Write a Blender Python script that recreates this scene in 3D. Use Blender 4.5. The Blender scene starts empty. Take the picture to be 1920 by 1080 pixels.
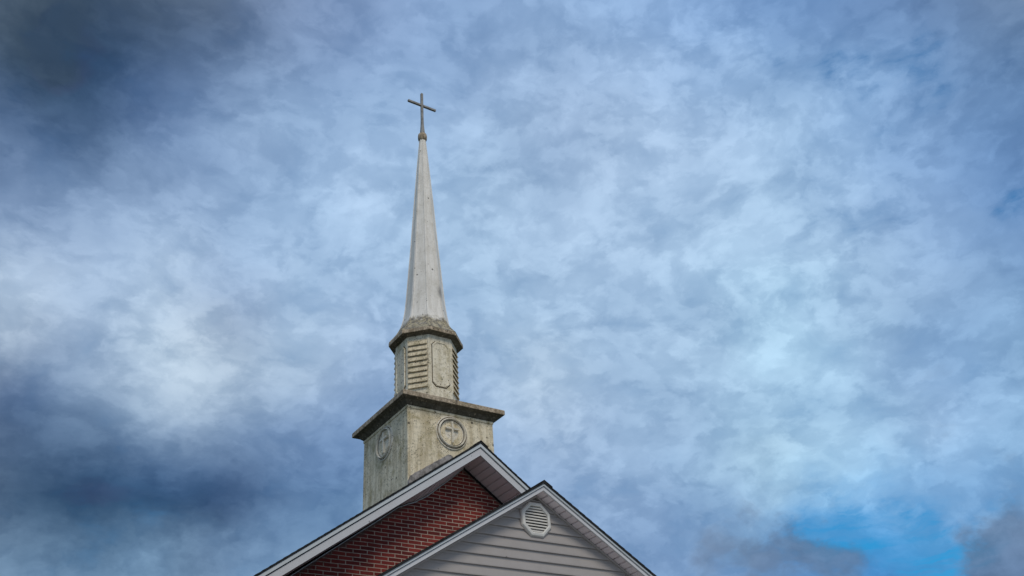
import bpy, bmesh, math, random
from mathutils import Vector, Matrix
random.seed(4)
sc = bpy.context.scene

# ------------------------------------------------------------------ camera
SC = 1.1                       # survey unit -> metres
EYE = 1.6
YAW, PITCH, ROLL, FPX = 0.6138, 0.5663, -0.0766, 1756.5
Fw = Vector((math.sin(YAW)*math.cos(PITCH), math.cos(YAW)*math.cos(PITCH), math.sin(PITCH)))
Rt = Vector((math.cos(YAW), -math.sin(YAW), 0)); Up = Rt.cross(Fw)
R2 = Rt*math.cos(ROLL) + Up*math.sin(ROLL); U2 = -Rt*math.sin(ROLL) + Up*math.cos(ROLL)
cam = bpy.data.cameras.new('camera'); camo = bpy.data.objects.new('camera', cam); sc.collection.objects.link(camo)
camo.matrix_world = Matrix(((R2.x, U2.x, -Fw.x, 0), (R2.y, U2.y, -Fw.y, 0), (R2.z, U2.z, -Fw.z, EYE), (0, 0, 0, 1)))
cam.sensor_width = 36; cam.lens = FPX/1920*36; cam.clip_start = 0.05; cam.clip_end = 6000
sc.camera = camo

# ------------------------------------------------------------------ exposure
sc.view_settings.view_transform = 'Standard'; sc.view_settings.look = 'None'
sc.view_settings.exposure = 0.0; sc.view_settings.gamma = 1.0

# ------------------------------------------------------------------ sun
SUN_ELEV, SUN_AZ = math.radians(46), math.radians(190)     # azimuth clockwise from +Y: behind the viewer, to the right
sd = Vector((math.sin(SUN_AZ)*math.cos(SUN_ELEV), math.cos(SUN_AZ)*math.cos(SUN_ELEV), math.sin(SUN_ELEV)))
sun = bpy.data.lights.new('sun', 'SUN'); sun.energy = SUN_E = 1.5; sun.angle = math.radians(22); sun.color = (1.0, 0.90, 0.74)
suno = bpy.data.objects.new('sun', sun); sc.collection.objects.link(suno)
suno.rotation_euler = sd.to_track_quat('Z', 'Y').to_euler(); suno.location = (0, -20, 40)

# ------------------------------------------------------------------ sky: Nishita behind a broken cloud deck
LOBES = [(-0.061,0.701,0.711,100,-0.034,-0.044,-0.069),(-0.034,0.773,0.634,100,-0.108,-0.129,-0.153),(-0.007,0.838,0.546,100,-0.013,-0.007,0.027),
 (0.022,0.893,0.449,100,0.010,0.003,-0.009),(0.049,0.936,0.348,100,-0.159,-0.217,-0.299),(0.075,0.966,0.247,100,-0.051,-0.062,-0.086),
 (0.041,0.670,0.741,100,-0.076,-0.108,-0.177),(0.072,0.747,0.661,100,-0.116,-0.146,-0.196),(0.103,0.816,0.569,100,0.012,0.029,0.065),
 (0.132,0.874,0.467,100,0.088,0.119,0.150),(0.160,0.919,0.360,100,-0.127,-0.147,-0.166),(0.184,0.950,0.252,100,0.089,0.169,0.258),
 (0.152,0.628,0.763,100,-0.070,-0.092,-0.110),(0.188,0.707,0.682,100,-0.028,-0.020,0.006),(0.222,0.779,0.586,100,0.022,0.035,0.056),
 (0.253,0.840,0.479,100,0.102,0.122,0.128),(0.280,0.887,0.367,100,-0.156,-0.198,-0.232),(0.301,0.919,0.254,100,0.064,0.104,0.146),
 (0.269,0.572,0.775,100,-0.041,-0.048,-0.025),(0.309,0.652,0.692,100,0.053,0.085,0.130),(0.346,0.726,0.594,100,0.035,0.046,0.048),
 (0.378,0.789,0.484,100,-0.013,-0.005,0.024),(0.404,0.838,0.368,100,-0.093,-0.100,-0.080),(0.421,0.871,0.252,100,-0.047,-0.051,-0.094),
 (0.385,0.504,0.773,100,-0.057,-0.051,-0.029),(0.429,0.583,0.690,100,-0.007,-0.005,-0.005),(0.469,0.657,0.591,100,0.025,0.034,0.043),
 (0.501,0.720,0.480,100,0.031,0.057,0.063),(0.525,0.770,0.363,100,0.041,0.054,0.095),(0.539,0.806,0.246,100,-0.050,-0.036,-0.025),
 (0.493,0.427,0.758,100,-0.015,0.018,0.075),(0.541,0.503,0.674,100,0.062,0.067,0.075),(0.582,0.574,0.576,100,0.037,0.056,0.087),
 (0.614,0.637,0.466,100,0.009,0.012,0.020),(0.635,0.688,0.350,100,-0.003,-0.006,-0.010),(0.646,0.726,0.235,100,-0.054,-0.052,-0.031),
 (0.590,0.346,0.730,100,-0.086,-0.074,-0.019),(0.639,0.416,0.647,100,0.032,0.053,0.063),(0.680,0.484,0.551,100,0.009,0.030,0.031),
 (0.711,0.545,0.444,100,0.046,0.070,0.086),(0.731,0.596,0.332,100,0.009,0.053,0.077),(0.739,0.637,0.220,100,-0.068,-0.062,-0.020),
 (0.672,0.264,0.692,100,-0.096,-0.118,-0.117),(0.720,0.329,0.611,100,0.042,0.074,0.122),(0.760,0.392,0.518,100,0.011,0.019,0.049),
 (0.790,0.451,0.416,100,0.042,0.046,0.032),(0.808,0.502,0.310,100,0.051,0.118,0.170),(0.814,0.544,0.203,100,-0.105,-0.120,-0.109),
 (0.737,0.186,0.650,100,-0.073,-0.102,-0.162),(0.784,0.246,0.571,100,-0.053,-0.044,-0.026),(0.822,0.304,0.482,100,-0.136,-0.143,-0.110),
 (0.850,0.359,0.385,100,-0.026,-0.018,-0.032),(0.867,0.409,0.285,100,0.030,0.084,0.138),(0.873,0.452,0.185,100,-0.136,-0.158,-0.138),
 (0.277,0.819,0.503,548,0.136,0.154,0.141),(0.217,0.854,0.472,548,0.178,0.184,0.160),(0.527,0.722,0.449,548,0.090,0.079,0.045),
 (0.041,0.870,0.492,548,0.137,0.142,0.114),(0.178,0.840,0.513,548,0.089,0.083,0.049),(0.131,0.740,0.659,548,-0.002,0.000,0.024),
 (0.160,0.927,0.340,548,-0.003,-0.006,-0.006),(-0.002,0.742,0.671,548,-0.011,-0.020,-0.042),(0.228,0.827,0.514,548,-0.180,-0.212,-0.218),
 (0.251,0.825,0.506,548,-0.058,-0.070,-0.076),(0.481,0.597,0.642,548,-0.060,-0.070,-0.073),(0.070,0.897,0.437,548,-0.101,-0.113,-0.105),
 (0.201,0.908,0.366,548,-0.032,-0.040,-0.043),(0.145,0.941,0.306,548,-0.047,-0.078,-0.121),(0.701,0.535,0.471,548,0.027,0.060,0.061),
 (0.692,0.573,0.438,548,-0.007,-0.014,-0.022),(0.785,0.450,0.425,548,-0.077,-0.098,-0.097),(0.817,0.425,0.390,548,0.006,0.011,0.037),
 (0.765,0.563,0.313,548,0.085,0.080,0.038),(0.727,0.600,0.334,548,0.049,0.044,-0.000),(0.778,0.569,0.265,548,-0.125,-0.081,-0.000),
 (0.810,0.472,0.347,548,-0.007,-0.048,-0.069),(0.214,0.927,0.307,548,-0.031,-0.055,-0.098),(0.260,0.912,0.319,548,-0.090,-0.150,-0.225),
 (0.153,0.932,0.330,548,-0.028,-0.047,-0.074)]

# direction x, y, z, radius (rad), weight : clear gaps and small dark clouds low in the sky
HOLES = [(0.756,0.595,0.274,.018,.30),(0.772,0.577,0.267,.018,.62),(0.785,0.560,0.266,.018,.58),(0.798,0.541,0.266,.018,.30),(0.816,0.525,0.243,.016,.40),(0.829,0.507,0.237,.018,.50),(0.841,0.486,0.238,.016,.40),(0.851,0.465,0.247,.016,.35),
         (0.693,0.333,0.639,.040,.24),(0.672,0.354,0.651,.016,.40),(0.713,0.300,0.634,.02,.26),(0.605,0.401,0.688,.02,.32),(0.808,0.314,0.499,.018,.62),(0.555,0.437,0.708,.022,.28),(0.729,0.391,0.562,.05,.17),(0.694,0.489,0.528,.05,.15),(0.80,0.54,0.255,.05,.22)]
DARKS = [(0.701,0.660,0.270,.030,1.05),(0.734,0.629,0.257,.026,1.0),(0.773,0.584,0.248,.024,1.15),(0.752,0.607,0.256,.016,.6),(0.858,0.470,0.210,.040,1.3),(0.852,0.458,0.232,.022,.9),(0.844,0.489,0.221,.020,.6),
         (0.799,0.485,0.356,.03,.6),(0.812,0.432,0.393,.03,.55),(0.858,0.434,0.274,.018,.85),(0.853,0.424,0.306,.016,.7),(0.665,0.68,0.31,.03,.5)]
world = bpy.data.worlds.new("World"); sc.world = world; world.use_nodes = True
NT = world.node_tree; NT.nodes.clear()
class G:
    """thin wrapper for building node trees"""
    def __init__(s, nt): s.nt = nt
    def n(s, t, **kw):
        nd = s.nt.nodes.new(t)
        for k, v in kw.items(): setattr(nd, k, v)
        return nd
    def put(s, sock, v):
        if isinstance(v, bpy.types.NodeSocket): s.nt.links.new(v, sock)
        elif v is not None: sock.default_value = v
    def m(s, op, a, b=None, c=None, clamp=False):
        nd = s.n('ShaderNodeMath', operation=op, use_clamp=clamp)
        for i, v in enumerate((a, b, c)):
            if v is not None: s.put(nd.inputs[i], v)
        return nd.outputs[0]
    def v(s, op, a, b=None, c=None, out=0):
        nd = s.n('ShaderNodeVectorMath', operation=op)
        for i, x in enumerate((a, b, c)):
            if x is not None: s.put(nd.inputs[i], x)
        return nd.outputs[out]
    def scale(s, a, f):
        nd = s.n('ShaderNodeVectorMath', operation='SCALE'); s.put(nd.inputs[0], a); s.put(nd.inputs['Scale'], f); return nd.outputs[0]
    def noise(s, vec, scale, detail=4, rough=.55, dist=0, col=False):
        nd = s.n('ShaderNodeTexNoise'); s.put(nd.inputs['Vector'], vec)
        nd.inputs['Scale'].default_value = scale; nd.inputs['Detail'].default_value = detail
        nd.inputs['Roughness'].default_value = rough; nd.inputs['Distortion'].default_value = dist
        return nd.outputs['Color' if col else 'Fac']
    def ramp(s, f, lo, hi, a=0.0, b=1.0):
        nd = s.n('ShaderNodeMapRange', interpolation_type='SMOOTHSTEP')
        s.put(nd.inputs[0], f)
        for i, x in enumerate((lo, hi, a, b)): s.put(nd.inputs[i+1], x)
        return nd.outputs[0]
    def mix(s, f, a, b, blend='MIX'):
        nd = s.n('ShaderNodeMix', data_type='RGBA', blend_type=blend)
        s.put(nd.inputs[0], f); s.put(nd.inputs[6], a); s.put(nd.inputs[7], b); return nd.outputs[2]
    def sep(s, v): nd = s.n('ShaderNodeSeparateXYZ'); s.put(nd.inputs[0], v); return nd.outputs
    def comb(s, x, y, z):
        nd = s.n('ShaderNodeCombineXYZ')
        for i, q in enumerate((x, y, z)): s.put(nd.inputs[i], q)
        return nd.outputs[0]
g = G(NT)
d0 = g.v('NORMALIZE', g.n('ShaderNodeTexCoord').outputs['Generated'])
s3 = g.sep(d0)
h = g.m('ADD', g.m('MAXIMUM', s3[2], 0.0), 0.16)
q = g.comb(g.m('DIVIDE', s3[0], h), g.m('DIVIDE', s3[1], h), 0.0)       # the cloud deck as a level layer overhead
q = g.v('ADD', g.v('MULTIPLY', d0, (1.0, 1.0, 1.75)), g.scale(q, .12))
wcol = g.noise(q, 4.5, 7, .60, .0, col=True)
w2 = g.noise(q, 17.0, 5, .6, .0, col=True)
off = g.v('ADD', g.scale(g.v('SUBTRACT', wcol, (.5, .5, .5)), 0.12), g.scale(g.v('SUBTRACT', w2, (.5, .5, .5)), 0.02))
dw = g.v('NORMALIZE', g.v('ADD', d0, off))
def lobe(dirv, c, k):
    return g.m('EXPONENT', g.m('MULTIPLY_ADD', g.v('DOT_PRODUCT', dirv, tuple(Vector(c[:3]).normalized()), out=1), k, -k))
acc = (.30, .40, .57)
for L in LOBES:
    dq = dw if isinstance(acc, tuple) else g.v('MULTIPLY_ADD', acc, (1e-7, 1e-7, 1e-7), dw)   # keeps the node evaluation in order
    acc = g.v('MULTIPLY_ADD', lobe(dq, L, float(L[3])), L[4:7], acc)
acc = g.v('MAXIMUM', acc, (.040, .070, .122))
# billows: brightness follows the cloud thickness
def puff(v, scale, detail):
    vo = g.n('ShaderNodeTexVoronoi', feature='F1'); g.put(vo.inputs['Vector'], v); vo.inputs['Scale'].default_value = scale
    vo.inputs['Detail'].default_value = detail; vo.inputs['Roughness'].default_value = .55; vo.inputs['Lacunarity'].default_value = 2.3
    return g.m('SUBTRACT', 1.0, vo.outputs['Distance'])
qp = g.v('ADD', q, g.scale(g.v('SUBTRACT', wcol, (.5, .5, .5)), .10))
n1 = g.noise(qp, 8.0, 8, .53)
n2 = g.noise(g.v('ADD', qp, (7.3, 2.1, 0)), 22.0, 6, .55)
n3 = g.noise(q, 3.0, 4, .5)
p1 = puff(qp, 12.0, 1.6)
n4 = g.noise(qp, 52.0, 4, .55)
c1 = g.ramp(g.m('MULTIPLY_ADD', n4, .10, g.m('MULTIPLY_ADD', n2, .22, n1)), .60, .76)          # edges of the larger clumps
c2 = g.ramp(g.m('MULTIPLY_ADD', n4, .22, n2), .55, .70)                                        # ripples
bill = g.m('MULTIPLY_ADD', g.m('SUBTRACT', c1, .5), .13, g.m('MULTIPLY', g.m('SUBTRACT', c2, .5), .105))
bill = g.m('MULTIPLY_ADD', g.m('SUBTRACT', n4, .5), .16, bill)
bill = g.m('MULTIPLY_ADD', g.m('SUBTRACT', p1, .5), .20, bill)
bill = g.m('ADD', .11, bill)
cloud = g.v('MULTIPLY', acc, g.v('MULTIPLY_ADD', g.comb(bill, bill, bill), (1.22, 1.0, .78), (1, 1, 1)))      # thin cloud lets the blue through
# greyer where thick, bluer where thin
grey = g.mix(g.ramp(n3, .35, .7), (.975, .995, .98, 1), (.955, 1.003, .995, 1))
cloud = g.v('MULTIPLY', cloud, grey)
# small dark clouds near the horizon
dk = 0.0
dw2 = g.v('NORMALIZE', g.v('ADD', d0, g.v('ADD', g.scale(g.v('SUBTRACT', wcol, (.5, .5, .5)), 0.06), g.scale(g.v('SUBTRACT', w2, (.5, .5, .5)), 0.06))))
for c in DARKS: dk = g.m('MULTIPLY_ADD', lobe(dw2, c, 1/c[3]**2), c[4], dk)
rag = g.m('ADD', g.m('MULTIPLY', g.m('SUBTRACT', n2, .5), 1.6), g.m('ADD', g.m('MULTIPLY', g.m('SUBTRACT', n1, .5), 1.5), g.m('MULTIPLY', g.m('SUBTRACT', p1, .5), .7)))
dk = g.ramp(g.m('MULTIPLY_ADD', rag, g.ramp(dk, .05, .5, 0.0, .9), dk), .30, 1.30)
dark = g.scale(g.mix(n1, (.05, .09, .17, 1), (.19, .26, .39, 1)), g.m('ADD', .45, n2))
# gaps of blue
ho = 0.0
for c in HOLES: ho = g.m('MULTIPLY_ADD', lobe(dw2, c, 1/c[3]**2), c[4], ho)
ho = g.ramp(g.m('MULTIPLY_ADD', g.m('MULTIPLY', rag, -1.25), g.ramp(ho, .05, .5, .35, 1.0), ho), .12, 1.45)
sky = g.n('ShaderNodeTexSky', sky_type='NISHITA', sun_disc=False)
sky.sun_elevation = SUN_ELEV; sky.sun_rotation = SUN_AZ; sky.altitude = 100; sky.air_density = 1.3; sky.dust_density = .3; sky.ozone_density = 3.0
SKY_STR = 0.1
blue = g.v('MULTIPLY', sky.outputs[0], (.13, .84, 1.22))
cirr = g.ramp(g.noise(g.v('MULTIPLY', qp, (2.2, 2.2, 15.0)), 3.2, 6, .6), .36, .60, 1.0, .42)     # thin streaks across the gaps
tot = g.mix(g.m('MULTIPLY', g.m('MULTIPLY', ho, cirr), .95), g.scale(cloud, 1/SKY_STR), blue)
tot = g.mix(g.m('MULTIPLY', dk, .7), tot, g.scale(dark, 1/SKY_STR))
below = g.ramp(s3[2], -.05, .02)
tot = g.mix(below, (.6, .8, 1.0, 1), tot)
bg = g.n('ShaderNodeBackground'); bg.inputs['Strength'].default_value = SKY_STR
g.put(bg.inputs['Color'], tot)
NT.links.new(bg.outputs[0], g.n('ShaderNodeOutputWorld').inputs['Surface'])
world.cycles.sampling_method = 'MANUAL'; world.cycles.sample_map_resolution = 512

# ------------------------------------------------------------------ materials
def mat(name, build, rough=.7, spec=.3):
    m = bpy.data.materials.new(name); m.use_nodes = True; nt = m.node_tree
    b = nt.nodes['Principled BSDF']; b.inputs['Roughness'].default_value = rough
    b.inputs['Specular IOR Level'].default_value = spec
    gg = G(nt); oc = gg.n('ShaderNodeTexCoord').outputs['Object']
    col, hgt, dist = build(gg, oc)
    gg.put(b.inputs['Base Color'], col)
    if hgt is not None:
        bp = gg.n('ShaderNodeBump'); bp.inputs['Distance'].default_value = dist; bp.inputs['Strength'].default_value = .8
        gg.put(bp.inputs['Height'], hgt); nt.links.new(bp.outputs[0], b.inputs['Normal'])
    return m
def specks(gg, oc, scale, size, dens):
    """scattered round specks; dens is the share of cells that hold one"""
    vo = gg.n('ShaderNodeTexVoronoi'); gg.put(vo.inputs['Vector'], oc); vo.inputs['Scale'].default_value = scale
    r = gg.sep(vo.outputs['Color'])
    keep = gg.m('LESS_THAN', r[0], dens)
    rad = gg.m('MULTIPLY', size, gg.m('ADD', .4, r[1]))
    return gg.m('MULTIPLY', keep, gg.m('LESS_THAN', vo.outputs['Distance'], rad))
def weathered(pale, stain, moss, speck=.5, lichen=0.0, spire=False):
    def f(gg, oc):
        st = gg.noise(gg.v('MULTIPLY', oc, (4.0, 4.0, .40)), 3.0, 6, .6)          # vertical run-off streaks
        bl = gg.noise(oc, 2.2, 6, .62)
        fine = gg.noise(oc, 38, 4, .65)
        c = gg.mix(gg.ramp(gg.m('ADD', gg.m('MULTIPLY', st, .7), gg.m('MULTIPLY', bl, .3)), .42, .60), pale, stain)
        c = gg.mix(gg.m('MULTIPLY', gg.ramp(gg.noise(gg.v('ADD', oc, (4, 1, 7)), 4.0, 7, .7), .50, .68), .75), c, moss)
        c = gg.mix(gg.ramp(gg.noise(oc, 22, 5, .75), .46, .70, .0, .45 if not spire else .15), c, (.09, .08, .05, 1))
        # clusters of dark specks
        patch = gg.ramp(gg.noise(gg.v('MULTIPLY', oc, (1, 1, .7)), 3.1, 4, .6), .40, .60)
        sp = gg.m('MAXIMUM', gg.m('MULTIPLY', specks(gg, oc, 21, .24, .40 if not spire else .07), patch), specks(gg, oc, 6.5, .13, .22 if not spire else .14))
        sp = gg.m('MAXIMUM', sp, gg.m('MULTIPLY', specks(gg, oc, 38, .36, .30 if not spire else .0), patch))
        c = gg.mix(gg.m('MULTIPLY', sp, speck), c, (.035, .026, .017, 1))
        if spire:
            z = gg.sep(oc)[2]
            lz = gg.m('ADD', gg.ramp(z, SP_Z0, SP_Z1, 1.0, 0.0), gg.m('MULTIPLY', gg.m('SUBTRACT', gg.noise(oc, 9, 6, .7), .5), 1.5))
            lm = gg.ramp(lz, .45, .95)
            lc = gg.mix(gg.ramp(gg.noise(oc, 15, 5, .75), .42, .58), (.36, .30, .17, 1), (.045, .034, .02, 1))
            c = gg.mix(gg.m('MULTIPLY', lm, .85), c, lc)
            dd = gg.v('DISTANCE', gg.v('MULTIPLY', gg.v('ADD', oc, gg.scale(gg.noise(oc, 8, 3, .6, col=True), .12)), (1, 1, .6)), SMUDGE, out=1)
            c = gg.mix(gg.ramp(dd, .04, .17, .62, 0.0), c, (.09, .095, .105, 1))
        if lichen:
            l1 = gg.ramp(gg.noise(oc, 17, 7, .72), .5-.2*lichen, .62)
            lc = gg.mix(gg.ramp(gg.noise(gg.v('ADD', oc, (3, 9, 2)), 30, 4, .7), .42, .6), (.115, .085, .055, 1), (.022, .017, .012, 1))
            c = gg.mix(gg.m('MULTIPLY', l1, lichen), c, lc)
            c = gg.mix(gg.m('MULTIPLY', gg.m('MULTIPLY', specks(gg, oc, 26, .42, .35), l1), .8), c, (.40, .34, .26, 1))
        return c, gg.m('ADD', fine, gg.m('MULTIPLY', sp, -1.0)), .006
    return f
SP_Z0, SP_Z1 = 1.93*SC, 2.34*SC
SMUDGE = (0.24*SC, -0.32*SC, 2.80*SC*.6)
M_base = mat('weathered stone-coloured fibreglass', weathered((.85, .75, .56, 1), (.60, .505, .34, 1), (.36, .295, .14, 1), .8))
M_belf = mat('weathered pale fibreglass', weathered((.86, .785, .63, 1), (.68, .605, .46, 1), (.50, .43, .26, 1), .65))
M_slat = mat('warm pale louvre paint', weathered((.78, .67, .48, 1), (.62, .52, .36, 1), (.42, .36, .21, 1), .8))
M_spire = mat('pale grey weathered spire paint', weathered((.84, .80, .745, 1), (.72, .68, .62, 1), (.64, .60, .53, 1), .75, spire=True))
M_corn = mat('lichen covered cornice', weathered((.66, .54, .40, 1), (.46, .36, .25, 1), (.22, .175, .085, 1), .8, lichen=.62))
M_under = mat('shade darkened underside', weathered((.15, .135, .105, 1), (.085, .078, .06, 1), (.05, .05, .03, 1), .8, lichen=.4))  # shade below the cornices put into the dark colour, lichen over it
def f_grime_shade(gg, oc):
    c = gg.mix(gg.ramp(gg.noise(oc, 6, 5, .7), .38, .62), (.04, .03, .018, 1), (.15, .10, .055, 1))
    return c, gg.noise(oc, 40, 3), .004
M_grime_shade = mat('painted shade and grime in a joint', f_grime_shade, .9, .1)  # recess shade put into the colour, with some brown grime
M_medal = mat('paler worn fibreglass', weathered((.86, .80, .69, 1), (.72, .65, .52, 1), (.56, .48, .33, 1), .6))
def f_metal(gg, oc):
    c = gg.mix(gg.ramp(gg.noise(oc, 7, 5, .6), .35, .7), (.30, .29, .27, 1), (.17, .155, .14, 1))
    return c, gg.noise(oc, 40, 3), .002
M_cross = mat('dull weathered metal', f_metal, .5, .5)
def f_flash(gg, oc):
    c = gg.mix(gg.ramp(gg.noise(oc, 6, 6, .7), .40, .62), (.30, .28, .27, 1), (.12, .11, .105, 1))
    return c, gg.noise(oc, 14, 4), .02
M_flash = mat('crumpled lead', f_flash, .6, .4)
def f_brick(gg, oc):
    s = gg.sep(oc); wob = gg.noise(oc, 2.5, 3, .5, col=True); wv = gg.sep(gg.scale(gg.v('SUBTRACT', wob, (.5, .5, .5)), .02))
    nx = gg.m('ABSOLUTE', gg.sep(gg.n('ShaderNodeNewGeometry').outputs['True Normal'])[0]); along = gg.m('ADD', s[0], gg.m('MULTIPLY', gg.m('SUBTRACT', s[1], s[0]), gg.m('GREATER_THAN', nx, .5)))
    u = gg.comb(gg.m('ADD', along, wv[0]), gg.m('ADD', s[2], wv[2]), 0.0)
    br = gg.n('ShaderNodeTexBrick', offset=.5, squash=1.0); gg.put(br.inputs['Vector'], u)
    br.inputs['Color1'].default_value = (.285, .043, .033, 1); br.inputs['Color2'].default_value = (.12, .019, .018, 1)
    br.inputs['Mortar'].default_value = (.60, .48, .39, 1); br.inputs['Scale'].default_value = 1.0
    br.inputs['Mortar Size'].default_value = .0074; br.inputs['Mortar Smooth'].default_value = .25; br.inputs['Bias'].default_value = -.1
    br.inputs['Brick Width'].default_value = .2497; br.inputs['Row Height'].default_value = .0668
    c = br.outputs['Color']
    c = gg.mix(gg.ramp(gg.noise(oc, 60, 5, .7), .4, .7, 0, .35), c, (.10, .03, .028, 1))
    c = gg.mix(gg.ramp(gg.noise(oc, 5, 5, .7), .45, .75, 0, .4), c, (.075, .02, .02, 1))
    # mortar smeared over the cut bricks along the rake
    e = gg.m('SUBTRACT', gg.m('SUBTRACT', WALL_APEX, gg.m('MULTIPLY', gg.m('ABSOLUTE', s[0]), MAIN_M)), s[2])
    e = gg.m('ADD', e, gg.m('MULTIPLY', gg.m('SUBTRACT', gg.noise(oc, 14, 6, .75), .5), .34))
    c = gg.mix(gg.ramp(e, .02, .12, .8, 0.0), c, gg.mix(gg.noise(oc, 45, 4, .7), (.05, .035, .03, 1), (.17, .13, .11, 1)))
    hgt = gg.m('ADD', gg.m('SUBTRACT', 1.0, br.outputs['Fac']), gg.m('MULTIPLY', gg.noise(oc, 70, 4, .7), .35))
    return c, hgt, .012
def paint(col, dirt, amt=.5, sc_=2.0):
    def f(gg, oc):
        n = gg.noise(gg.v('MULTIPLY', oc, (1, 1, 1.0)), sc_, 7, .65)
        c = gg.mix(gg.m('MULTIPLY', gg.ramp(n, .42, .72), amt), col, dirt)
        c = gg.mix(gg.m('MULTIPLY', gg.ramp(gg.noise(oc, 60, 4, .7), .55, .8), .25), c, dirt)
        c = gg.mix(gg.m('MULTIPLY', specks(gg, oc, 5, .06, .3), .6), c, (.05, .05, .05, 1))
        return c, gg.noise(oc, 30, 3), .0012
    return f
M_trim = mat('white aluminium trim', paint((.57, .605, .625, 1), (.46, .48, .485, 1), .4, 6), .45, .4)
M_trim2 = mat('white painted rake board', paint((.58, .58, .60, 1), (.52, .51, .515, 1), .4, 6), .5, .35)
M_soff = mat('taupe soffit vinyl', paint((.80, .71, .73, 1), (.64, .55, .56, 1), .5, 3), .55, .3)
M_sid = mat('pale grey vinyl siding', paint((.37, .34, .325, 1), (.31, .28, .265, 1), .4, 4), .5, .35)
M_vent = mat('white vent plastic', paint((.68, .665, .63, 1), (.52, .50, .46, 1), .4, 3), .45, .4)
def f_shin(gg, oc):
    s = gg.sep(oc); vo = gg.n('ShaderNodeTexVoronoi'); gg.put(vo.inputs['Vector'], gg.v('MULTIPLY', oc, (3, 1.0, 3))); vo.inputs['Scale'].default_value = 3.2
    c = gg.mix(gg.sep(vo.outputs['Color'])[0], (.010, .011, .012, 1), (.026, .026, .026, 1))
    c = gg.mix(gg.ramp(gg.noise(oc, 160, 2), .45, .65, 0, .4), c, (.045, .045, .044, 1))
    return c, gg.noise(oc, 200, 2), .004
M_shin = mat('charcoal asphalt shingle', f_shin, .9, .2)
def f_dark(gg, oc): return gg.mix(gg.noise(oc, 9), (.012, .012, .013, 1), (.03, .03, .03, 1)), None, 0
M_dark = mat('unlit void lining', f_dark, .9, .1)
def f_grass(gg, oc):
    c = gg.mix(gg.ramp(gg.noise(oc, .35, 6, .65), .4, .65), (.045, .075, .022, 1), (.10, .11, .04, 1))
    c = gg.mix(gg.ramp(gg.noise(oc, 14, 5, .7), .4, .7, 0, .6), c, (.03, .05, .015, 1))
    return c, gg.noise(oc, 25, 5, .7), .05
M_grass = mat('mown grass', f_grass, .9, .1)

def f_conc(gg, oc):
    c = gg.mix(gg.ramp(gg.noise(oc, .8, 7, .65), .35, .7), (.46, .44, .40, 1), (.33, .315, .29, 1))
    return c, gg.noise(oc, 40, 4), .003
M_conc = mat('pale bounce concrete', f_conc, .85, .2)
# ------------------------------------------------------------------ mesh helpers (survey units in, metres out)
class MB:
    def __init__(s): s.bm = bmesh.new()
    def poly(s, faces):
        """faces: lists of points; merged afterwards"""
        for f in faces:
            vs = [s.bm.verts.new(Vector(p)*SC) for p in f]
            s.bm.faces.new(vs)
    def loft(s, rings, cap0=True, cap1=True):
        R = [[s.bm.verts.new(Vector(p)*SC) for p in r] for r in rings]; n = len(R[0])
        for a, b in zip(R, R[1:]):
            for i in range(n): s.bm.faces.new((a[i], a[(i+1) % n], b[(i+1) % n], b[i]))
        if cap0: s.bm.faces.new(list(reversed(R[0])))
        if cap1: s.bm.faces.new(R[-1])
    def box(s, x0, x1, y0, y1, z0, z1):
        s.loft([[(x0, y0, z), (x1, y0, z), (x1, y1, z), (x0, y1, z)] for z in (z0, z1)])
    def prism(s, pts, fr, d0, d1):
        """2-D outline pts placed by fr(a, b, d) -> xyz and pushed from depth d0 to d1"""
        s.loft([[fr(a, b, d) for a, b in pts] for d in (d0, d1)])
    def tube(s, path, rad, n=8):
        rings = []
        for i, p in enumerate(path):
            p = Vector(p); t = (Vector(path[min(i+1, len(path)-1)]) - Vector(path[max(i-1, 0)])).normalized()
            a = t.orthogonal().normalized() if abs(t.z) > .9 else t.cross(Vector((0, 0, 1))).normalized(); b = t.cross(a)
            r = rad[i] if isinstance(rad, (list, tuple)) else rad
            rings.append([p + r*(a*math.cos(k*2*math.pi/n) + b*math.sin(k*2*math.pi/n)) for k in range(n)])
        s.loft(rings)
    def build(s, name, m, parent=None, bevel=0.0, smooth=False, segs=2):
        bmesh.ops.remove_doubles(s.bm, verts=s.bm.verts, dist=1e-5)
        bmesh.ops.recalc_face_normals(s.bm, faces=s.bm.faces)
        me = bpy.data.meshes.new(name); s.bm.to_mesh(me); s.bm.free()
        me.materials.append(m); o = bpy.data.objects.new(name, me); sc.collection.objects.link(o); o.parent = parent
        if smooth:
            for p in me.polygons: p.use_smooth = True
        if bevel:
            b = o.modifiers.new('bevel', 'BEVEL'); b.width = bevel*SC; b.segments = segs; b.limit_method = 'ANGLE'; b.angle_limit = math.radians(25)
        return o
def thing(name, loc, label, cat):
    e = bpy.data.objects.new(name, None); sc.collection.objects.link(e)
    e.location = Vector(loc)*SC + Vector((0, 0, EYE)); e['label'] = label; e['category'] = cat; e.empty_display_size = .3
    return e

# ------------------------------------------------------------------ survey numbers
SX, SY, ZC = 7.6085, 13.7917, 7.1131          # steeple axis, height of its lower cornice
XR, YF, ZF, MAIN_Mu, HF, YW = 7.6085, 12.0389, 6.0991, .7144, .2100, 12.6106
X2, Y2, Z2, M2, HF2, YW2 = 6.6707, 9.116, 4.2336, .6228, .090, 9.3085
GZ = -EYE/SC                                   # ground, in survey units
MAIN_M = MAIN_Mu; MAIN_ML = .702; M2L = .613      # the left slopes are a touch shallower
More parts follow.
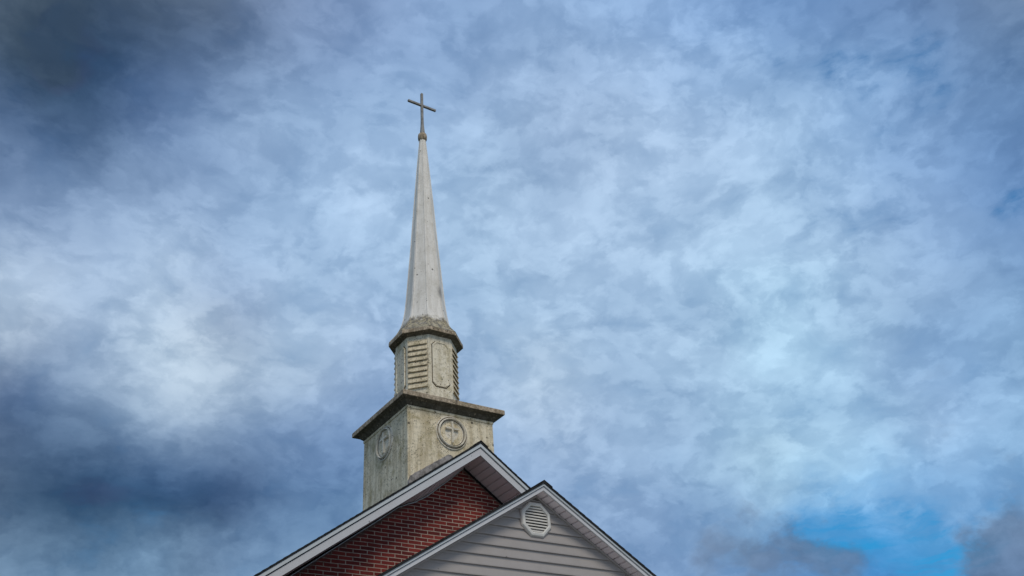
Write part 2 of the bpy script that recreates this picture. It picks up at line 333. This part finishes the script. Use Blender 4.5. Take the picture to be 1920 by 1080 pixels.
# ------------------------------------------------------------------ ground
mb = MB(); mb.poly([[(-1800, -1800, 0), (1800, -1800, 0), (1800, 1800, 0), (-1800, 1800, 0)]])
gr = mb.build('ground', M_grass); gr['kind'] = 'structure'
mb = MB(); mb.poly([[(-26, -24, .004), (28, -24, .004), (28, YW2 - .9, .004), (-26, YW2 - .9, .004)]])
pk = mb.build('added_bounce_paving', M_conc); pk['kind'] = 'structure'  # unseen pale paving, added to bounce light up onto the soffits

# ------------------------------------------------------------------ church building : local origin on the ridge line at the rake face, z of the rake apex
church = thing('church_building', (XR, YF, GZ), 'red brick church with dark shingled gable roof and broad white rake boards', 'church')
ZA = ZF - GZ                                   # local height of the rake apex
HW, LEN = 5.6, 22.0
WALL_APEX = (ZA - HF)*SC
M_brick = mat('dark red brick', f_brick, .85, .2)
yw = YW - YF
# walls : pentagon shell
mb = MB()
zt = lambda x: ZA - HF - (MAIN_M if x > 0 else MAIN_ML)*abs(x)
wx = HW - .45
out = [(-wx, 0), (wx, 0), (wx, zt(wx)), (0, zt(0)), (-wx, zt(wx))]
mb.prism(out, lambda a, b, d: (a, d, b), yw, LEN - .5)
mb.build('wall', M_brick, church)
# roof : stepped shingle courses, run along Y
def roof_profile(za, m, ml, hw, course=.115, t=.014, lift=.012, base=.0):
    """outline of one gable roof in x,z : shingle courses on top, deck underneath"""
    L = math.hypot(1, m); nx, nz = m/L, 1/L
    right = []
    n = int(hw*L/course)
    for i in range(n+1):
        s0 = i*course; s1 = s0 + course
        for s_, l_ in ((s0, lift+ t*.25), (s1, lift + t*1.25)):
            x = s_/L; right.append((x + nx*l_, za + base - m*x + nz*l_))
    right[0] = (0.0, za + base + lift + .004)
    xe = right[-1][0]
    under = (xe - .02, za - .006 - m*(xe - .02))
    left = [(-x, z + (m - ml)*x) for x, z in right[1:]]
    return left[::-1] + right + [under, (0, za - .006), (-under[0], under[1] + (m - ml)*under[0])]
mb = MB()
mb.prism(roof_profile(ZA, MAIN_M, MAIN_ML, HW, t=.006, lift=.014), lambda a, b, d: (a, d, b), -.035, LEN)
roof = mb.build('roof', M_shin, church)
# ridge caps : overlapping pieces bent over the ridge
mb = MB()
y = -.04
while y < LEN:
    t0, t1 = .018, .028
    for s_ in (-1, 1):
        mm = MAIN_M if s_ > 0 else MAIN_ML
        pr = lambda x, up: (s_*x, ZA + .012 - mm*x + up)
        rings = []
        for yy, up in ((y, t1), (min(y + .17, LEN), t0)):
            a0, a1, b0, b1 = pr(0, up), pr(.13, up), pr(0, up - .012), pr(.13, up - .012)
            rings.append([(a0[0], yy, a0[1]), (a1[0], yy, a1[1]), (b1[0], yy, b1[1]), (b0[0], yy, b0[1])])
        mb.loft(rings)
    y += .13
mb.build('ridge_cap', M_shin, roof)
def rake(side, za, m, hw, ztop, zbot, y0, y1, x_in=0.0):
    """a board following the slope : between two vertical offsets under the apex line, from the apex to the eave"""
    mb = MB()
    pts = [(0, za + ztop), (side*hw, za + ztop - m*hw), (side*hw, za + zbot - m*hw), (0, za + zbot)]
    mb.prism(pts, lambda a, b, d: (a, d, b), y0, y1); return mb
for s_ in (-1, 1):
    o = rake(s_, ZA, MAIN_M if s_ > 0 else MAIN_ML, HW - .1, -.087, -HF, 0, .03).build('rake_board', M_trim2, church, .003)
    mb = rake(s_, ZA, MAIN_M if s_ > 0 else MAIN_ML, HW - .1, -.010, -.072, -.022, .03)
    mb.build('rake_trim', M_trim, church, .004)
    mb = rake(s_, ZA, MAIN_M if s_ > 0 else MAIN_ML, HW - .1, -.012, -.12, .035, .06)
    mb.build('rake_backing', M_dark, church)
# soffits
SAG = [(0, -.018), (.34, -.060), (.69, -.090), (.88, -.066), (1.07, -.011), (1.2, .028), (1.5, .022), (2.4, .026), (9, .026)]
def sag(x):
    for (a, p), (b, q_) in zip(SAG, SAG[1:]):
        if a <= x <= b:
            t = (x - a)/(b - a); t = t*t*(3-2*t); return p + (q_ - p)*t - .0124*x
    return 0
def soffit(side, za, m, hw, drop, y0, y1, pitch, sagf=None, groove=.022, depth=.055, start=0.0):
    """boards running out from the wall, parted by grooves"""
    mb = MB(); pr = []
    x = start
    while x < hw:
        x2 = min(x + pitch, hw)
        pr += [(x, 0), (x + .4*(x2-x), 0), (x2 - groove, 0), (x2 - groove*.8, depth), (x2 - groove*.2, depth)]; x = x2
    ny = 7; rings = []
    for x, dz in pr:
        low, top = [], []
        for j in range(ny+1):
            f = j/ny; yy = y0 + (y1 - y0)*f
            z = za - drop - m*x + dz + (sagf(x)*f*f*(3-2*f) if sagf else 0)
            low.append((side*x, yy, z)); top.append((side*x, yy, za - drop - m*x + .075 if not sagf else z + .02))
        rings.append(low + top[::-1])
    mb.loft(rings); return mb
soffit(1, ZA, MAIN_M, HW - .1, HF - .004, .031, yw - .001, .1065, start=.0).build('soffit', M_soff, church)
o = soffit(-1, ZA, MAIN_ML, HW - .1, HF - .004, .031, yw - .001, .1065, sag).build('soffit', M_soff, church); o['label'] = 'sagging soffit strip under the rake'
# trim channel where the left soffit meets the brick
mb = MB(); path = [(-x, yw - .018, zt(x) + sag(x) - .006) for x in [i*.06 for i in range(0, 90)]]
mb.tube(path, .008, 6); o = mb.build('channel_trim', M_trim, church, smooth=True)
mb = MB(); mb.tube([(x, yw - .018, zt(x) - .010) for x in (0, 2.5, 5.2)], .016, 6); mb.build('channel_trim', M_dark, church, smooth=True)

# ------------------------------------------------------------------ porch wing with the lap siding gable
porch = thing('church_porch', (X2, Y2, GZ), 'lower entrance wing with grey lap siding gable, octagonal vent and white rake boards', 'porch')
ZP = Z2 - GZ; HP, LP = 3.1, YW - Y2; pw = YW2 - Y2
mb = MB(); mb.prism(roof_profile(ZP, M2, M2L, HP, t=.005, lift=.018), lambda a, b, d: (a, d, b), -.03, LP - .006)
proof = mb.build('roof', M_shin, porch)
mb = MB(); y = -.034
while y < LP - .2:
    for s_ in (-1, 1):
        rings = []
        for yy, up in ((y, .026), (y + .16, .016)):
            A = [(0, ZP + .014 + up), (s_*.12, ZP + .014 - M2*.12 + up)]
            rings.append([(A[0][0], yy, A[0][1]), (A[1][0], yy, A[1][1]), (A[1][0], yy, A[1][1]-.012), (A[0][0], yy, A[0][1]-.012)])
        mb.loft(rings)
    y += .13
mb.build('ridge_cap', M_shin, proof)
for s_ in (-1, 1):
    rake(s_, ZP, M2 if s_ > 0 else M2L, HP - .08, -.042, -HF2, 0, .025).build('rake_board', M_trim2, porch, .0025)
    rake(s_, ZP, M2 if s_ > 0 else M2L, HP - .08, .010, -.034, -.018, .025).build('rake_trim', M_trim, porch, .003)
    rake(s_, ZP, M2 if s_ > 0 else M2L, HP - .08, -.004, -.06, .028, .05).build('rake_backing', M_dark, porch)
    soffit(s_, ZP, M2 if s_ > 0 else M2L, HP - .08, HF2 - .004, .026, pw - .001, .088, groove=.019, depth=.05).build('soffit', M_soff, porch)
    # J-channel under the soffit along the siding
    mb = MB(); zz = lambda x: ZP - HF2 - (M2 if s_ > 0 else M2L)*x
    mb.prism([(0, zz(0) - .002), (s_*(HP-.3), zz(HP-.3) - .002), (s_*(HP-.3), zz(HP-.3) - .030), (0, zz(0) - .030)], lambda a, b, d: (a, d, b), pw - .022, pw + .02)
    mb.build('channel_trim', M_sid, porch, .004)
# siding : dutch lap courses clipped by the slope
mb = MB(); PITCH_S = .1265; z_ref = 3.3016 - GZ
zz = lambda x: ZP - HF2 - M2*abs(x)
half = lambda z: max(0.0, (ZP - HF2 - z)/M2 + .01); halfl = lambda z: max(0.0, (ZP - HF2 - z)/M2L + .01)
WS = HP - .35
k = int((z_ref - (zz(WS) - .3))/PITCH_S); z = z_ref - k*PITCH_S
while z < ZP - HF2:
    z1 = min(z + PITCH_S, ZP - HF2 + .002)
    levels = [(z, -.004), (z + .001, -.020), (z + .012, -.021), (z + PITCH_S*.70, -.006), (z + PITCH_S*.76, .001), (z + PITCH_S, .001)]
    levels = [(a, b) for a, b in levels if a <= ZP - HF2]
    rows = []
    for a, b in levels:
        rows.append((min(half(a), WS), min(halfl(a), WS), a, pw + .012 + b))
    for (w0, v0, a0, y0), (w1, v1, a1, y1) in zip(rows, rows[1:]):
        mb.poly([[(-v0, y0, a0), (w0, y0, a0), (max(w1, 1e-3), y1, a1), (-max(v1, 1e-3), y1, a1)]])
    z += PITCH_S
zb = z_ref - k*PITCH_S
mb.poly([[(-WS, pw + .03, zb), (WS, pw + .03, zb), (WS, pw + .03, zz(WS)), (0, pw + .03, zz(0)), (-WS, pw + .03, zz(WS))]])
mb.build('gable_siding', M_sid, porch)
mb = MB(); mb.box(-WS, WS, pw + .034, LP - .008, zb - .28, zb - .004); mb.build('beam', M_trim2, porch, .004)
for cx in (-WS + .18, -.9, .9, WS - .18):
    mb = MB(); mb.box(cx - .11, cx + .11, pw + .07, pw + .29, .16, zb - .34); mb.box(cx - .15, cx + .15, pw + .03, pw + .33, 0, .158); mb.box(cx - .14, cx + .14, pw + .04, pw + .32, zb - .338, zb - .283)
    mb.build('column', M_trim2, porch, .004)
# vent
VC = Vector((6.642 - X2, pw, 3.822 - GZ)); vr = .213
vent = None
octo = lambda r, a0=math.pi/8: [(r/math.cos(math.pi/8)*math.cos(a0 + i*math.pi/4), r/math.cos(math.pi/8)*math.sin(a0 + i*math.pi/4)) for i in range(8)]
fr = lambda a, b, d: (VC.x + a, VC.y - d, VC.z + b)
mb = MB(); mb.loft([[fr(a, b, d) for a, b in octo(r)] for r, d in ((vr + .014, -.012), (vr + .014, .012), (vr + .006, .015), (vr - .004, .006))], cap0=False, cap1=False); flange = mb
mb = MB()
prof = [(vr, -.01), (vr + .004, .018), (vr - .006, .034), (vr - .030, .040), (vr - .044, .034), (vr - .046, .0)]
mb.loft([[fr(a, b, d) for a, b in octo(r)] for r, d in prof], cap0=False, cap1=False)
vent = mb.build('vent', M_vent, porch, .002); vent['label'] = 'octagonal louvred gable vent'; flange.build('mounting_flange', M_sid, vent)
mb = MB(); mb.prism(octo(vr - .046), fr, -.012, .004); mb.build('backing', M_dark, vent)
ri = vr - .046; rt = ri*math.tan(math.pi/8)
hw_at = lambda b: ri if abs(b) <= rt else max(.01, ri - (abs(b) - rt))
nb = 9
for i in range(nb):
    b0 = -ri + (i + .15)*2*ri/nb; b1 = b0 + .62*2*ri/nb
    mb = MB(); w0, w1 = hw_at(b0), hw_at(b1); w = min(w0, w1)
    q0 = [(-w, b0), (w, b0), (w1, b1), (-w1, b1)]
    mb.loft([[fr(-w0, b0, .030), fr(w0, b0, .030), fr(w1, b1, .012), fr(-w1, b1, .012)], [fr(-w0, b0 - .004, .026), fr(w0, b0 - .004, .026), fr(w1, b1 - .004, .008), fr(-w1, b1 - .004, .008)]])
    mb.build('slat', M_vent, vent)

# ------------------------------------------------------------------ steeple : local origin on its axis at the lower cornice line
steeple = thing('steeple', (SX, SY, ZC), 'tall weathered steeple with louvred belfry, spire and metal cross on the brick church roof', 'steeple')
B = .85
def sq(r, z): return [(-r, -r, z), (r, -r, z), (r, r, z), (-r, r, z)]
def oc8(r, t, z): return [(-t, -r, z), (t, -r, z), (r, -t, z), (r, t, z), (t, r, z), (-t, r, z), (-r, t, z), (-r, -t, z)]
mb = MB(); mb.loft([sq(B, -1.78), sq(B, -.10)]); 
base = mb.build('base', M_base, steeple, .012)
# raised corner beads and the bed mould under the cornice
mb = MB(); mb.loft([sq(B + .012, -.150), sq(B + .016, -.140), sq(B + .016, -.104), sq(B + .005, -.100)]); mb.build('bed_mould', M_base, base, .003)
for sx_ in (-1, 1):
    for sy_ in (-1, 1):
        mb = MB(); x_, y_ = sx_*(B + .004), sy_*(B + .004); w = .052
        pts = [(x_, y_), (x_ - sx_*w, y_), (x_ - sx_*w, y_ - sy_*.018), (x_ - sx_*.018, y_ - sy_*.018), (x_ - sx_*.018, y_ - sy_*w), (x_, y_ - sy_*w)]
        mb.prism(pts, lambda a, b, d: (a, b, d), -1.77, -.152)
        mb.build('corner_bead', M_base, base, .004)
# medallions on the four faces
def faceframe(ang, r):
    n = Vector((math.sin(ang), -math.cos(ang), 0)); u = Vector((math.cos(ang), math.sin(ang), 0))     # ang 0 : the face towards -Y
    return lambda a, b, d: n*(r + d) + u*a + Vector((0, 0, b))
for ang in (0, math.pi/2, math.pi, -math.pi/2):
    f0 = faceframe(ang, B)
    zc_ = -.474; N = 48
    ring = lambda r: [(r*math.cos(i*2*math.pi/N), zc_ + r*math.sin(i*2*math.pi/N)) for i in range(N)]
    mb = MB()
    prof = [(.318, -.004), (.312, .006), (.296, .010), (.288, .006), (.282, -.001), (.276, .010), (.266, .020), (.254, .022), (.244, .012), (.240, -.002), (.232, .006), (.226, .008), (.218, -.002), (.10, .000), (.004, .002)]
    mb.loft([[f0(a, b, d*2.5 + .001) for a, b in ring(r)] for r, d in prof], cap0=False, cap1=True)
    med = mb.build('medallion', M_medal, steeple, smooth=True)
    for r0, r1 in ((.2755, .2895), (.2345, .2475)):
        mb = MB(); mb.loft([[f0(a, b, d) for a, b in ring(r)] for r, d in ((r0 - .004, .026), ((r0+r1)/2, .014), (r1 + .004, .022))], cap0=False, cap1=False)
        mb.build('grimy_shade_ring', M_grime_shade, med, smooth=True)  # dark rings painting the shade inside the medallion grooves
    mb = MB(); zt_, zb_, zh, wv_, wh = zc_ + .205, zc_ - .185, zc_ + .075, .017, .128
    pts = [(-wv_, zb_), (wv_, zb_), (wv_, zh - wv_), (wh, zh - wv_), (wh, zh + wv_), (wv_, zh + wv_), (wv_, zt_), (-wv_, zt_), (-wv_, zh + wv_), (-wh, zh + wv_), (-wh, zh - wv_), (-wv_, zh - wv_)]
    mb.prism(pts, f0, -.004, .048); mb.build('relief_cross', M_medal, med, .005)
# lower cornice
mb = MB(); mb.loft([sq(1.0234, .0), sq(1.0234, .0856), sq(1.005, .098), sq(.62, .118)])
corn = mb.build('cornice', M_corn, steeple, .008)
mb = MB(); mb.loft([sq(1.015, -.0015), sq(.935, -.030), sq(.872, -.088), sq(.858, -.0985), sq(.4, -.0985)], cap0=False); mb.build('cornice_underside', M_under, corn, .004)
# flashing bent up against the front of the base
mb = MB(); xs = [-.855 + i*.043 for i in range(21)]
rz = lambda x: (ZF - ZC) - MAIN_ML*abs(x)
rings = []
for i, x_ in enumerate(xs):
    top = .215 - .03*(i/20) + random.uniform(-.006, .006)
    if i >= 19: top = .16 if i == 19 else .10
    if i == 0: top = .15
    bulge = random.uniform(.0, .008)
    rings.append([(x_, -B - .006, rz(x_) - .06), (x_, -B - .045 - bulge, rz(x_) - .02), (x_, -B - .040 - bulge, rz(x_) + top*.5), (x_, -B - .028, rz(x_) + top - .01), (x_, -B - .006, rz(x_) + top)])
mb.loft(rings); mb.build('flashing', M_flash, steeple, smooth=False)
# belfry
RB, TB, ZB0, ZB1 = .5324, .2345, .105, 1.617
mb = MB(); mb.loft([oc8(RB, TB, ZB0), oc8(RB, TB, ZB1)]); belf = mb.build('belfry', M_belf, steeple, .008)
mb = MB(); mb.loft([oc8(RB + .02, TB + .008, .106), oc8(RB + .016, TB + .007, .150), oc8(RB + .002, TB + .001, .165)]); mb.build('plinth', M_corn, belf, .003)
rd = (RB + TB)/math.sqrt(2); wd = (RB - TB)/math.sqrt(2)          # diagonal faces: distance and half width
for i in range(4):
    fa = faceframe(i*math.pi/2, RB)
    a0, b0, b1, cxx, cz = .172, .56, 1.475, .070, .072
    def outl(s): 
        a, lo, hi = a0 - s, b0 + s, b1 - s
        return [(-a + cxx, lo), (a - cxx, lo), (a - .058, lo + .014), (a - .014, lo + cz - .012), (a, lo + cz), (a, hi - cz), (a - .014, hi - cz + .012), (a - .058, hi - .014), (a - cxx, hi), (-a + cxx, hi), (-a + .058, hi - .014), (-a + .014, hi - cz + .012), (-a, hi - cz), (-a, lo + cz), (-a + .014, lo + cz - .012), (-a + .058, lo + .014)]
    mb = MB(); mb.loft([[fa(a, b, d) for a, b in outl(s)] for s, d in ((0, -.004), (0, .020), (.007, .027), (.020, .027), (.026, .016))])
    mb.build('panel', M_belf, belf)
    mb = MB(); mb.loft([[fa(a, b, d) for a, b in outl(s)] for s, d in ((-.011, -.004), (-.011, .0035), (.012, .0035))]); mb.build('panel_joint_shade', M_grime_shade, belf)  # dark outline painting the shade around the raised panel
    fd = faceframe(i*math.pi/2 - math.pi/4, rd)
    mb = MB(); w = wd*.86
    for j in range(9):
        zl = .525 + j*.110
        if True:
            pr = [(.002, zl + .112), (.036, zl + .018), (.038, zl), (.030, zl - .002), (.0, zl + .052)]
            mb.loft([[fd(a, z, d) for d, z in pr] for a in (-w, w)])
    lou = mb.build('louvre', M_slat, belf, .002)
    mb = MB()
    for s_ in (-1, 1):
        pr = [(s_*(w + .004), .50), (s_*(w + .018), .50), (s_*(w + .018), 1.535), (s_*(w + .004), 1.535)]
        mb.prism(pr, fd, -.003, .016)
    mb.build('louvre_frame', M_belf, belf, .003)
# upper cornice and spire
mb = MB(); mb.loft([oc8(.6577, .2790, 1.642), oc8(.6577, .2790, 1.712), oc8(.640, .2715, 1.722)], cap0=True, cap1=True)
uc = mb.build('upper_cornice', M_corn, steeple, .006)
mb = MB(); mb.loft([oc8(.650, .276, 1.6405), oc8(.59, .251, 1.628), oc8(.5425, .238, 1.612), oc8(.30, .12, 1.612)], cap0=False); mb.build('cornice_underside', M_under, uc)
K = math.tan(math.pi/8)
prof = [(.648, 1.723), (.622, 1.760), (.585, 1.805), (.545, 1.86), (.508, 1.92), (.474, 1.985), (.449, 2.05), (.428, 2.12), (.412, 2.19), (.398, 2.27), (.383, 2.37), (.368, 2.49), (.348, 2.714), (.316, 3.17), (.260, 3.95), (.1955, 4.98), (.125, 6.06), (.0655, 6.875)]
def ring16(a, z):
    """octagon with a flat bead on each arris"""
    R = a/math.cos(math.pi/8); pts = []
    bw, bh = min(.020, a*.12), min(.013, a*.07)
    for k in range(8):
        th = -math.pi/2 - math.pi/8 + k*math.pi/4
        c = Vector((math.cos(th), math.sin(th), 0)); t = Vector((-math.sin(th), math.cos(th), 0))
        n0 = math.tan(math.pi/8)
        for s_ in (-1, 1):
            # foot of the bead on the flat, then its top edge
            p0 = c*(R - (bw*1.35)*n0) + t*s_*bw*1.35; p1 = c*(R - bw*n0 + bh) + t*s_*bw
            pts += [p0, p1] if s_ < 0 else [p1, p0]
    return [(p.x, p.y, z) for p in pts]
mb = MB(); mb.loft([ring16(a, z) for a, z in prof]); spire = mb.build('spire', M_spire, steeple)
# finial and cross
mb = MB(); N = 20
prof = [(.060, 6.845), (.078, 6.855), (.095, 6.885), (.102, 6.93), (.102, 6.985), (.094, 7.03), (.070, 7.055), (.048, 7.06)]
mb.loft([[(r*math.cos(i*2*math.pi/N), r*math.sin(i*2*math.pi/N), z) for i in range(N)] for r, z in prof]); mb.build('finial', M_corn, steeple, smooth=True)
mb = MB(); p = .026
mb.loft([sq(.046, 7.04), sq(.040, 7.13), sq(.030, 7.30), sq(p, 7.46), sq(p, 8.2855)])
cr = mb.build('cross', M_cross, steeple, .004)
mb = MB(); 
for s_ in (-1, 1): mb.box(min(s_*(p + .001), s_*.354), max(s_*(p + .001), s_*.354), -.0245, .0245, 7.894, 7.944)
mb.build('crossbar', M_cross, cr, .004)
